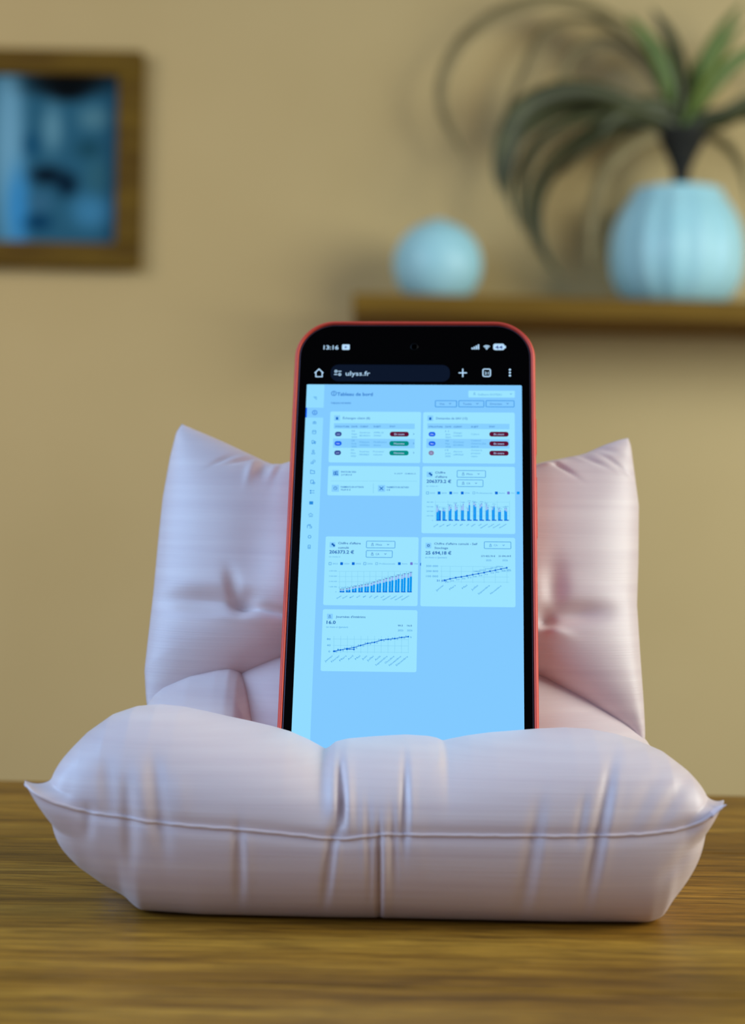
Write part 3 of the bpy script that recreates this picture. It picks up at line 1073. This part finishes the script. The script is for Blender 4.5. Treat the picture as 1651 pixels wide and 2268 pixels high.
def sale_card(ox, oy, title, boxes, checks, dlabel):
    """turnover card with two drop-downs and a row of tick boxes; (ox, oy) = corner offset"""
    k = Ink()
    k.disc(ox + 10.5, oy + 9, 2.6).disc(ox + 13.8, oy + 12, 2.6).stroke([(ox + 10.5, oy + 9), (ox + 13.8, oy + 12)], 3)
    for s, a, b, y in title:
        k.text(s, ox + a, oy + y, ox + b, 5.0, 0.012)
    k.text('206373.2 €', ox + 3.2, oy + 29.5, ox + 58, 7.5, 0.024)
    k.make('card_heading', 'bold', 4)
    k = Ink()
    k.text('ce mois-ci', ox + 2.5, oy + 38, ox + 27.5, 3.2)
    k.make('card_note', 'faint', 4)
    f, t = Ink(), Ink()
    for (a, b, y, s, w) in boxes:
        f.frame(ox + a, oy + y, ox + b, oy + y + 16, 2.5, 1.2)
        lock(t, ox + a + 14, oy + y + 8)
        t.text(s, ox + a + 21.5, oy + y + 10.3, ox + a + 21.5 + w, 4.6)
        t.stroke([(ox + b - 18, oy + y + 7), (ox + b - 16, oy + y + 9), (ox + b - 14, oy + y + 7)], 1)
    f.make('button_outline', 'line', 3)
    t.make('button_text', 'text', 4)
    fr_, fl, tx, pa, vi, cy = Ink(), Ink(), Ink(), Ink(), Ink(), Ink()
    y = oy + 52
    for (a, state, s, w) in checks:
        if state == 'off': fr_.frame(ox + a, y - 3, ox + a + 6, y + 3, 1, .9)
        elif state == 'pale': pa.frame(ox + a, y - 2.7, ox + a + 5.4, y + 2.7, 1, .8)
        elif state == 'violet': vi.rect(ox + a, y - 3, ox + a + 5.6, y + 3, 1)
        elif state == 'cyan': cy.rect(ox + a, y - 3, ox + a + 6.3, y + 3, 1)
        else: fl.rect(ox + a, y - 3.1, ox + a + 6.2, y + 3.1, 1)
        if s: tx.text(s, ox + a + 8.5, y + 1.8, ox + a + 8.5 + w, 3.4)
    fr_.make('tick_box', 'line', 3)
    fl.make('tick_box', 'check', 3)
    pa.make('tick_box', 'faint', 3)
    vi.make('tick_box', 'violet', 3)
    if cy.v: cy.make('tick_box', 'cyan', 3)
    tx.make('tick_text', 'faint', 4)


sale_card(942, 1040, [('Chiffre', 22.5, 45, 9), ("d'affaire", 22.5, 49, 18.5)], [(70.5, 134.5, 2, 'Mois', 13.5), (70.5, 129, 22.5, 'CA', 8)],
          [(2.5, 'off', '2023', 11), (28, 'on', '2024', 11), (53.7, 'on', '2025', 11), (79.3, 'on', '2026', 11), (105.5, 'pale', 'Professionnels', 35), (155, 'on', 'Autre', 13), (182, 'violet', 'Old', 7), (203.2, 'cyan', '', 0)], None)
sale_card(726.5, 1196.5, [("Chiffre d'affaire", 23, 73, 9), ('cumulé', 23, 46.5, 18.8)], [(85, 149.5, 1.8, 'Mois', 13.5), (84.5, 143.5, 22.8, 'CA', 8)],
          [(2, 'off', '2023', 11.5), (27.5, 'on', '2024', 11.5), (53.3, 'on', '2025', 11.5), (79, 'off', '2026', 11.5), (105.5, 'pale', 'Professionnels', 35), (155.5, 'on', 'Autre', 12.5), (182.5, 'violet', 'Old', 8)], None)
Ink().rect(931, 1247, 933, 1253).make('tick_box', 'check', 4)

MONTHS = ['Janvier', 'Février', 'Mars', 'Avril', 'Mai', 'Juin', 'Juillet', 'Août', 'Septembre', 'Octobre', 'Novembre', 'Décembre']
# bar chart by month
cD = lambda x, y: (930 + x * .1393, 1020 + y * .1393)
gx = [265, 362, 460, 558, 657, 755, 853, 951, 1050, 1148, 1247, 1345]
tops = [(820, 795), (800, 810), (800, 770), (802, 785), (793, 793), (805, 710), (708, 738), (760, 735), (793, 780), (785, 745), (818, 815), (795, 812)]
pale = [(725, 770), (770, 785), (715, 740), (690, 740), (730, 690), (770, 668), (665, 690), (705, 680), (690, 740), (750, 720), (765, 790), (755, 755)]
b, p, bs, gr, tx = Ink(), Ink(), Ink(), Ink(), Ink()
for x in [250, 450, 650, 845, 1040, 1235, 1430]:
    gr.stroke([cD(x, 640), cD(x, 958)], .6)
for y in (664, 737, 809, 881, 955):
    gr.stroke([cD(245, y), cD(1430, y)], .5)
for x, tt, pp in zip(gx, tops, pale):
    for n_ in (0, 1):
        xa, xb = x + n_ * 24, x + n_ * 24 + 23
        b.rect(*cD(xa, tt[n_]), *cD(xb, 945))
        p.rect(*cD(xa + 3, pp[n_]), *cD(xb - 3, tt[n_]))
        tx.text('%d' % (1000 + (x * 37 + n_ * 271) % 8999), *cD(xa - 16, pp[n_] - 4 - 12 * n_), cD(xa + 36, 0)[0], 2.2)
        tx.disc(*cD((xa + xb) / 2, pp[n_] + 6), 1.0, 8)
    bs.rect(*cD(x, 943), *cD(x + 72, 960))
Ink_third = Ink().rect(*cD(313, 798), *cD(336, 945))
gr.make('chart_grid', 'grid', 3)
p.make('chart_bars', 'bar_pale', 4)
b.make('chart_bars', 'bar', 4)
Ink_third.make('chart_bars', 'bar_dark', 4)
bs.make('chart_bars', 'bar_dark', 5)
for s, y in [('400 000', 664), ('300 000', 737), ('200 000', 809), ('100 000', 881)]:
    tx.text(s, *cD(112, y + 8), cD(217, 0)[0], 2.4)
tx.text('0', *cD(197, 963), cD(213, 0)[0], 2.4)
for m_, x, ln in zip(MONTHS, [300, 398, 497, 595, 690, 790, 890, 988, 1085, 1186, 1282, 1383], [88, 90, 70, 60, 50, 50, 78, 60, 136, 105, 130, 130]):
    xx, yy_ = cD(x, 1018)
    tx.text(m_, xx - ln * .1393, yy_, xx, 2.6, 0.012, math.radians(32))
tx.make('chart_text', 'line', 6)

# cumulative bar chart
cE = lambda x, y: (700 + x * .1393, 1180 + y * .1393)
gx = [380, 478, 575, 675, 772, 868, 965, 1063, 1160, 1258, 1355, 1453]
tops = [(922, 922), (912, 906), (893, 883), (876, 868), (858, 855), (843, 826), (815, 803), (793, 778), (772, 757), (750, 733), (735, 715), (717, 698)]
b, p, bs, gr, tx, bl = Ink(), Ink(), Ink(), Ink(), Ink(), Ink()
for x in [378, 475, 572, 667, 763, 858, 955, 1053, 1150, 1250, 1345, 1445, 1530]:
    gr.stroke([cE(x, 615), cE(x, 945)], .6)
for y in (615, 697, 780, 862, 947):
    gr.stroke([cE(355, y), cE(1530, y)], .6)
for i, (x, tt) in enumerate(zip(gx, tops)):
    pt = [t_ - 12 - .2 * (945 - t_) for t_ in tt]
    for n_ in (0, 1):
        xa, xb = x + n_ * 40, x + n_ * 40 + 33
        b.rect(*cE(xa, tt[n_]), *cE(xb, 938))
        p.rect(*cE(xa + 4, pt[n_]), *cE(xb - 4, tt[n_]))
        bl.rect(*cE(xa + 2, pt[n_] - 10), *cE(xb - 2, pt[n_] - 2))
    bs.rect(*cE(x, 936), *cE(x + 73, 950))
    tx.text('1 %d' % (380 + i * 137 % 600), *cE(x - 12, pt[0] - 18), cE(x + 86, 0)[0], 2.4)
gr.make('chart_grid', 'grid', 3)
p.make('chart_bars', 'bar_pale', 4)
b.make('chart_bars', 'bar', 4)
bs.make('chart_bars', 'bar_dark', 5)
bl.make('chart_marks', 'navy', 5)
for s, y in [('4 000 000', 608), ('3 000 000', 692), ('2 000 000', 776), ('1 000 000', 860)]:
    tx.text(s, *cE(208, y + 8), cE(336, 0)[0], 2.4)
tx.text('0', *cE(310, 950), cE(326, 0)[0], 2.4)
for m_, x, ln in zip(MONTHS, [410, 507, 605, 703, 800, 898, 995, 1092, 1190, 1288, 1385, 1485], [88, 90, 70, 60, 50, 55, 78, 65, 145, 112, 140, 138]):
    xx, yy_ = cE(x, 1010)
    tx.text(m_, xx - ln * .1393, yy_, xx, 2.6, 0.012, math.radians(32))
tx.make('chart_text', 'line', 6)

# storage line chart
cF = lambda x, y: (925 + x * .1393, 1180 + y * .1393)
k = Ink()
k.ring(*cF(176, 205), 2.4, 1.6)
k.text("Chiffre d'affaire cumulé - Self", *cF(268, 190), cF(955, 0)[0], 4.8, 0.012).text('Stockage', *cF(272, 258), cF(488, 0)[0], 4.8, 0.012)
k.text('25 694,18 €', *cF(128, 345), cF(540, 0)[0], 7.5, 0.024)
k.text('273 825,78 €', *cF(1012, 384), cF(1238, 0)[0], 3.6, 0.014).text('25 694,18 €', *cF(1290, 384), cF(1490, 0)[0], 3.6, 0.014)
k.make('card_heading', 'bold', 4)
Ink().frame(*cF(1060, 142), *cF(1492, 258), 2.5, 1.2).make('button_outline', 'line', 3)
k = Ink()
lock(k, *cF(1163, 203))
k.text('CA', *cF(1217, 214), cF(1275, 0)[0], 4.2).stroke([cF(1355, 193), cF(1370, 208), cF(1386, 193)], 1)
k.text('ce mois-ci (janvier)', *cF(124, 404), cF(466, 0)[0], 3.6).text('2025', *cF(1090, 452), cF(1175, 0)[0], 3.8).text('2026', *cF(1352, 452), cF(1437, 0)[0], 3.8)
for s, y in [('300 000', 528), ('200 000', 609), ('100 000', 690)]:
    k.text(s, *cF(138, y + 16), cF(330, 0)[0], 4.2)
for m_, x, y, ln in [('Janvier', 425, 840, 155), ('Mars', 612, 842, 120), ('Mai', 795, 842, 95), ('Juillet', 970, 844, 130), ('Septembre', 1155, 846, 235), ('Novembre', 1340, 850, 222)]:
    xx, yy_ = cF(x, y)
    k.text(m_, xx - ln * .1393, yy_, xx, 3.9, 0.0, math.radians(40))
pts = [(430, 757), (520, 735), (610, 717), (700, 703), (790, 687), (880, 668), (970, 652), (1060, 635), (1155, 613), (1240, 598), (1330, 578), (1420, 560)]
for i, (x, y) in enumerate(pts):
    if 5 < i < 11: k.text(str(182 + i * 11) + '95', *cF(x - 80, y - 28), cF(x + 30, 0)[0], 3)
    k.text(str(23 + i * 7), *cF(x + 6, y + 38), cF(x + 62, 0)[0], 2.6)
k.text('273 825', *cF(1350, 612), cF(1490, 0)[0], 3)
k.make('chart_text', 'line', 4)
k = Ink()
for x in (385, 520, 700, 880, 1060, 1240, 1425):
    k.stroke([cF(x, 535), cF(x, 800)], .6)
for y in (537, 618, 702, 784):
    k.stroke([cF(360, y - 4), cF(1460, y + 4)], .6)
k.make('chart_grid', 'grid', 3)
k = Ink()
k.stroke([cF(*q_) for q_ in pts], 1.6)
for q_ in pts: k.disc(*cF(*q_), 2.2, 10)
k.text('21 696', *cF(305, 775), cF(470, 0)[0], 4, 0.02)
k.make('chart_line', 'check', 5)

# temporary days line chart
cG = lambda x, y: (700 + x * .1393, 1340 + y * .1393)
k = Ink()
lock(k, *cG(221, 184))
k.text("Journées d'intérims", *cG(318, 203), cG(790, 0)[0], 4.8, 0.012).text('16.0', *cG(170, 300), cG(315, 0)[0], 7.2, 0.024)
k.text('99.5', *cG(1305, 342), cG(1383, 0)[0], 3.8, 0.014).text('16.0', *cG(1452, 342), cG(1528, 0)[0], 3.8, 0.014)
k.make('card_heading', 'bold', 4)
k = Ink()
k.text('ce mois-ci (Janvier)', *cG(165, 362), cG(510, 0)[0], 3.6).text('2025', *cG(1305, 418), cG(1390, 0)[0], 3.8).text('2026', *cG(1450, 418), cG(1535, 0)[0], 3.8)
for s, y, xa in [('80', 542, 175), ('40', 640, 175), ('0', 740, 200)]:
    k.text(s, *cG(xa, y + 15), cG(xa + (58 if len(s) > 1 else 26), 0)[0], 4.2)
for i, (m_, ln) in enumerate(zip(MONTHS, [160, 165, 135, 105, 95, 95, 130, 110, 240, 185, 240, 238])):
    xx, yy_ = cG(275 + i * 108.5, 812 + i * 1.2)
    k.text(m_, xx - ln * .1393, yy_, xx, 3.9, 0.0, math.radians(41))
pts = [(285, 737), (390, 717), (495, 695), (605, 678), (712, 645), (825, 612), (932, 595), (1040, 560), (1150, 547), (1255, 535), (1365, 518), (1470, 505)]
for i, (x, y) in enumerate(pts):
    k.text('5' if i % 2 else '0', *cG(x + 28, y + 20), cG(x + 54, 0)[0], 3.4)
    if i: k.text(str(i if i < 9 else 9), *cG(x - 48, y + 5), cG(x - 26, 0)[0], 3.4)
k.make('chart_text', 'line', 4)
k = Ink()
for i in range(12):
    k.stroke([cG(288 + i * 107.7, 495), cG(285 + i * 107.7, 790 if i == 0 else 765)], .6)
for y in (545, 645, 748):
    k.stroke([cG(270, y - 3), cG(1475, y + 8)], .6)
k.make('chart_grid', 'grid', 3)
k = Ink()
k.stroke([cG(*q_) for q_ in pts], 1.6).stroke([cG(495, 705), cG(605, 708)], 1.4)
for q_ in pts + [(495, 706), (605, 708), (300, 737)]: k.disc(*cG(*q_), 2.0, 10)
k.make('chart_line', 'check', 5)

# ------------------------------------------------------------------ picture on the wall
pic_d = WALL - 0.02
tl, br = pw(-170, 114, pic_d), pw(308, 592, pic_d)
tl.z = pw(150, 112, pic_d).z
br.z = pw(150, 592, pic_d).z
picture = empty('picture_frame', ((tl.x + br.x) / 2, WALL, br.z))
tag(picture, 'square picture in a dark wooden frame on the tan wall', 'picture')
fw = 54 / FPX * pic_d


def fbox(name, lo, hi, m, bev=0.003):
    rebase(box(name, lo, hi, m, None, bev), picture)


fbox('frame_side', (tl.x, WALL - 0.03, br.z + fw), (tl.x + fw, WALL, tl.z - fw), M['frame'])
fbox('frame_side', (br.x - fw, WALL - 0.03, br.z + fw), (br.x, WALL, tl.z - fw), M['frame'])
fbox('frame_side', (tl.x, WALL - 0.03, tl.z - fw), (br.x, WALL, tl.z), M['frame'])
fbox('frame_side', (tl.x, WALL - 0.03, br.z), (br.x, WALL, br.z + fw), M['frame'])


def print_sheet():
    nx, nz = 90, 90
    yv = WALL - 0.012
    v, f = [], grid_faces(nx, nz)
    cols = []
    blobs = [((20, 330), (34, 260), (118, 172, 196)), ((40, 460), (26, 90), (60, 145, 200)), ((150, 186), (95, 26), (2, 6, 8)), ((150, 208), (40, 16), (2, 8, 12)), ((116, 285), (22, 52), (98, 148, 165)),
             ((208, 262), (34, 26), (84, 132, 146)), ((70, 320), (18, 26), (22, 80, 112)), ((196, 330), (28, 22), (28, 76, 92)), ((104, 388), (36, 20), (0, 16, 30)), ((148, 408), (24, 26), (0, 26, 44)),
             ((88, 448), (26, 22), (58, 108, 136)), ((205, 468), (46, 38), (66, 134, 170)), ((84, 492), (30, 18), (4, 58, 92)), ((215, 390), (26, 40), (52, 104, 120)),
             ((-100, 300), (70, 200), (150, 190, 205)), ((-60, 200), (40, 50), (60, 110, 130))]
    xs_ = np.linspace(tl.x + fw * .9, br.x - fw * .9, nx)
    zs_ = np.linspace(br.z + fw * .9, tl.z - fw * .9, nz)
    for x in xs_:
        for z in zs_:
            a, b = to_px(x, yv, z)
            c = np.array([44, 98, 122.])
            w0 = 1.0
            for (cx, cy), (sx, sy), col in blobs:
                e2 = ((a - cx) / sx) ** 2 + ((b - cy) / sy) ** 2
                w = math.exp(-(e2 ** 1.6) * .9)
                c = c * (1 - w) + np.array(col) * w
            v.append((x, yv, z))
            cols.append(lin(c))
    m = mat('blue_print', (60, 110, 130), 0.8, 0.08)
    N, L = m.node_tree.nodes, m.node_tree.links
    at = N.new('ShaderNodeVertexColor')
    at.layer_name = 'print'
    L.new(at.outputs[0], N['Principled BSDF'].inputs['Base Color'])
    o = from_data('print', v, f, m)
    ca = o.data.color_attributes.new('print', 'FLOAT_COLOR', 'POINT')
    ca.data.foreach_set('color', [k_ for c in cols for k_ in c])
    rebase(o, picture)
    o['label'] = 'blurred blue and black abstract print'


print_sheet()

# ------------------------------------------------------------------ shelf with two pale pots
SH_F = WALL - 0.20                       # front edge of the shelf
sa_, sb_ = pw(782, 648, SH_F), pw(782, 694, SH_F)
shelf = empty('wall_shelf', (sa_.x + 0.4, WALL, sb_.z))
tag(shelf, 'brown wooden wall shelf carrying the pale round vase and the potted plant', 'shelf')
rebase(box('shelf_board', (sa_.x, SH_F, sb_.z), (sa_.x + 0.86, WALL, sa_.z), M['shelf'], None, 0.003), shelf)
for dx in (0.16, 0.66):
    rebase(box('bracket', (sa_.x + dx, SH_F + 0.12, sb_.z - 0.03), (sa_.x + dx + 0.02, WALL, sb_.z), M['shelf'], None, 0.002), shelf)
TOPZ = sa_.z

vd = SH_F + 0.085
c0 = pw(970, 568, vd)
R = 99 / FPX * vd
vase = empty('round_vase', (c0.x, vd, TOPZ))
tag(vase, 'small pale blue round vase alone on the left end of the shelf', 'vase')
prof = [(R * .42, 0.0)]
for i in range(1, 26):
    a = math.radians(-64 + i * (64 + 79) / 25)
    prof.append((R * math.cos(a), R * .92 + R * .98 * math.sin(a) - 0.0))
z0_ = prof[1][1]
prof = [(r, max(0.0, z - z0_ * .9)) for r, z in prof]
zt_ = prof[-1][1]
lathe('vase_body', prof + [(R * .16, zt_ + .001), (R * .13, zt_ - .001), (R * .12, zt_ - .03)], M['ceramic'], vase, 48)
lathe('vase_rim', [(R * .15, zt_ - .001), (R * .18, zt_ + .0005), (R * .17, zt_ + .002), (R * .14, zt_ + .0015)], M['ceramic'], vase, 32)

pd = SH_F + 0.095
pc = pw(1500, 560, pd)
plant = empty('potted_plant', (pc.x, pd, TOPZ))
tag(plant, 'leafy plant with long arching leaves in a round pale blue pot on the shelf', 'plant')
PR = 148 / FPX * pd
ph_ = pw(1500, 424, pd).z - TOPZ
prof = []
for t, r in [(0, .55), (.03, .66), (.12, .84), (.25, .96), (.42, 1.0), (.58, .985), (.72, .92), (.84, .81), (.93, .70), (.97, .655), (1.0, .66)]:
    prof.append((PR * r, ph_ * t))
pot = lathe('pot', prof + [(PR * .62, ph_), (PR * .6, ph_ * .93)], M['ceramic'], plant, 96, 14, 0.022)
lathe('soil', [(PR * .60, ph_ * .90), (PR * .58, ph_ * .925), (PR * .2, ph_ * .94)], M['soil'], plant, 40)
crown = pw(1512, 290, pd)
base = pw(1508, 440, pd)
st = [base + (crown - base) * t for t in np.linspace(0, 1, 14)]
tb = tube('stem', st, lambda t: 0.011 + 0.034 * max(0, t - .35) ** 1.3 * 1.4, M['stem'], None, 16)
tb.data.transform(Matrix.Translation(-plant.location))
tb.parent = plant


def spline(pts, n):
    P = np.array(pts, float)
    P = np.vstack([2 * P[0] - P[1], P, 2 * P[-1] - P[-2]])
    out = []
    segs = len(P) - 3
    for q_ in np.linspace(0, segs - 1e-6, n):
        i = int(q_)
        t = q_ - i
        p0, p1, p2, p3 = P[i:i + 4]
        out.append(.5 * ((2 * p1) + (-p0 + p2) * t + (2 * p0 - 5 * p1 + 4 * p2 - p3) * t * t + (-p0 + 3 * p1 - 3 * p2 + p3) * t ** 3))
    return np.array(out)


def leaf(pts, width, m, dd, roll=0.0):
    """arching strap leaf; pts in photo pixels (crop of the plant), dd = depth change from root to tip"""
    q_ = spline([(1400, 540)] + pts, 26)
    n = len(q_)
    W = [pw(750 + x * .5457, y * .5457, pd + dd * (i / (n - 1)) ** .8) for i, (x, y) in enumerate(q_)]
    v, f = [], []
    for i, p in enumerate(W):
        t = (W[min(i + 1, n - 1)] - W[max(i - 1, 0)]).normalized()
        side = t.cross(Vector((0, 1, 0)))
        if side.length < 1e-4: side = Vector((1, 0, 0))
        side.normalize()
        side = Matrix.Rotation(roll + 0.5 * math.sin(i / n * 3), 3, t) @ side
        nn = t.cross(side).normalized()
        s_ = i / (n - 1)
        w = width * (0.55 + 1.2 * s_) * (1 - s_ ** 3.5) if s_ < .4 else width * (1.03 - .1 * s_) * (1 - s_ ** 4)
        w = max(w, 0.0004)
        for k_ in (-1, 0, 1):
            v.append(p + side * (w * k_) + nn * (0.0016 if k_ == 0 else w * .22))
        for k_ in (1, 0, -1):
            v.append(p + side * (w * k_) + nn * (0.0004 if k_ == 0 else w * .22 - .0008))
    f = grid_faces(n, 6, True)
    f += [tuple(range(6)), tuple((n - 1) * 6 + k_ for k_ in range(6))[::-1]]
    o = from_data('leaf', v, f, m, None, True)
    o.data.transform(Matrix.Translation(-plant.location))
    o.parent = plant


LV = [
    ([(1250, 455), (1050, 375), (880, 375), (740, 440), (670, 560), (645, 700), (665, 800)], .0105, 'leaf_dark', -.06),
    ([(1180, 440), (980, 385), (850, 400), (720, 500), (690, 640), (700, 800)], .0085, 'leaf_dark', .02),
    ([(1300, 250), (1100, 70), (880, 5), (690, 40), (520, 150), (430, 300), (420, 430), (470, 560), (520, 640)], .0085, 'leaf_dry', .05),
    ([(1280, 280), (1130, 130), (960, 85), (840, 130), (770, 260), (700, 420), (670, 540)], .0080, 'leaf_dry', .06),
    ([(1150, 480), (1000, 550), (880, 640), (800, 760), (790, 900), (840, 1040), (900, 1120)], .0095, 'leaf_dark', -.04),
    ([(1140, 440), (930, 440), (740, 540), (690, 680), (690, 780), (720, 900)], .0085, 'leaf_dark', .03),
    ([(1290, 520), (1130, 540), (960, 610), (860, 700), (800, 820)], .0085, 'leaf_dry', .05),
    ([(1310, 540), (1190, 590), (1090, 690), (1040, 830), (1020, 960), (1030, 1080)], .0085, 'leaf_dry', -.03),
    ([(1180, 470), (960, 500), (800, 590), (740, 720), (770, 900), (800, 1040)], .008, 'leaf_dry', .04),
    ([(1350, 330), (1270, 190), (1160, 100), (1040, 70)], .0085, 'leaf', .03),
    ([(1340, 350), (1290, 220), (1230, 130), (1170, 60)], .0095, 'leaf', -.04),
    ([(1390, 350), (1370, 220), (1330, 120), (1270, 30)], .0090, 'leaf_dark', .02),
    ([(1365, 380), (1320, 250), (1300, 160)], .0110, 'leaf', .03),
    ([(1400, 420), (1400, 320), (1350, 190)], .0110, 'leaf_dark', -.02),
    ([(1460, 390), (1510, 290), (1570, 180), (1650, 70)], .0110, 'leaf', -.05),
    ([(1450, 380), (1490, 250), (1560, 120), (1650, 0)], .0090, 'leaf', .02),
    ([(1470, 420), (1540, 320), (1640, 230), (1740, 220), (1830, 330)], .0090, 'leaf', .04),
    ([(1480, 490), (1570, 470), (1680, 410), (1800, 420), (1900, 560)], .0110, 'leaf_dark', -.03),
    ([(1470, 510), (1560, 490), (1660, 460), (1760, 520), (1820, 700)], .0085, 'leaf_dark', .03),
    ([(1480, 540), (1570, 580), (1640, 680), (1670, 850)], .0075, 'leaf_dry', .04),
    ([(1330, 440), (1230, 430), (1120, 480), (1060, 560)], .0090, 'leaf_dark', -.02),
    ([(1330, 480), (1240, 490), (1130, 520), (1010, 590), (900, 720)], .0090, 'leaf_dark', .02),
    ([(1440, 420), (1440, 330), (1450, 240)], .0095, 'leaf', .0),
    ([(1220, 470), (1020, 470), (840, 560), (760, 700), (740, 860), (760, 960)], .0080, 'leaf_dark', -.02),
    ([(1250, 500), (1080, 560), (930, 660), (830, 800), (820, 960), (880, 1100)], .0080, 'leaf_dark', .05),
    ([(1200, 430), (960, 420), (780, 500), (700, 620), (670, 760)], .0080, 'leaf_dry', .06),
    ([(1270, 300), (1120, 180), (980, 200), (900, 330), (860, 470)], .0070, 'leaf_dry', .07),
]
for i, (pts, w, m_, dd) in enumerate(LV):
    leaf(pts, w * 1.3, M[m_], dd, (i % 5 - 2) * .25)
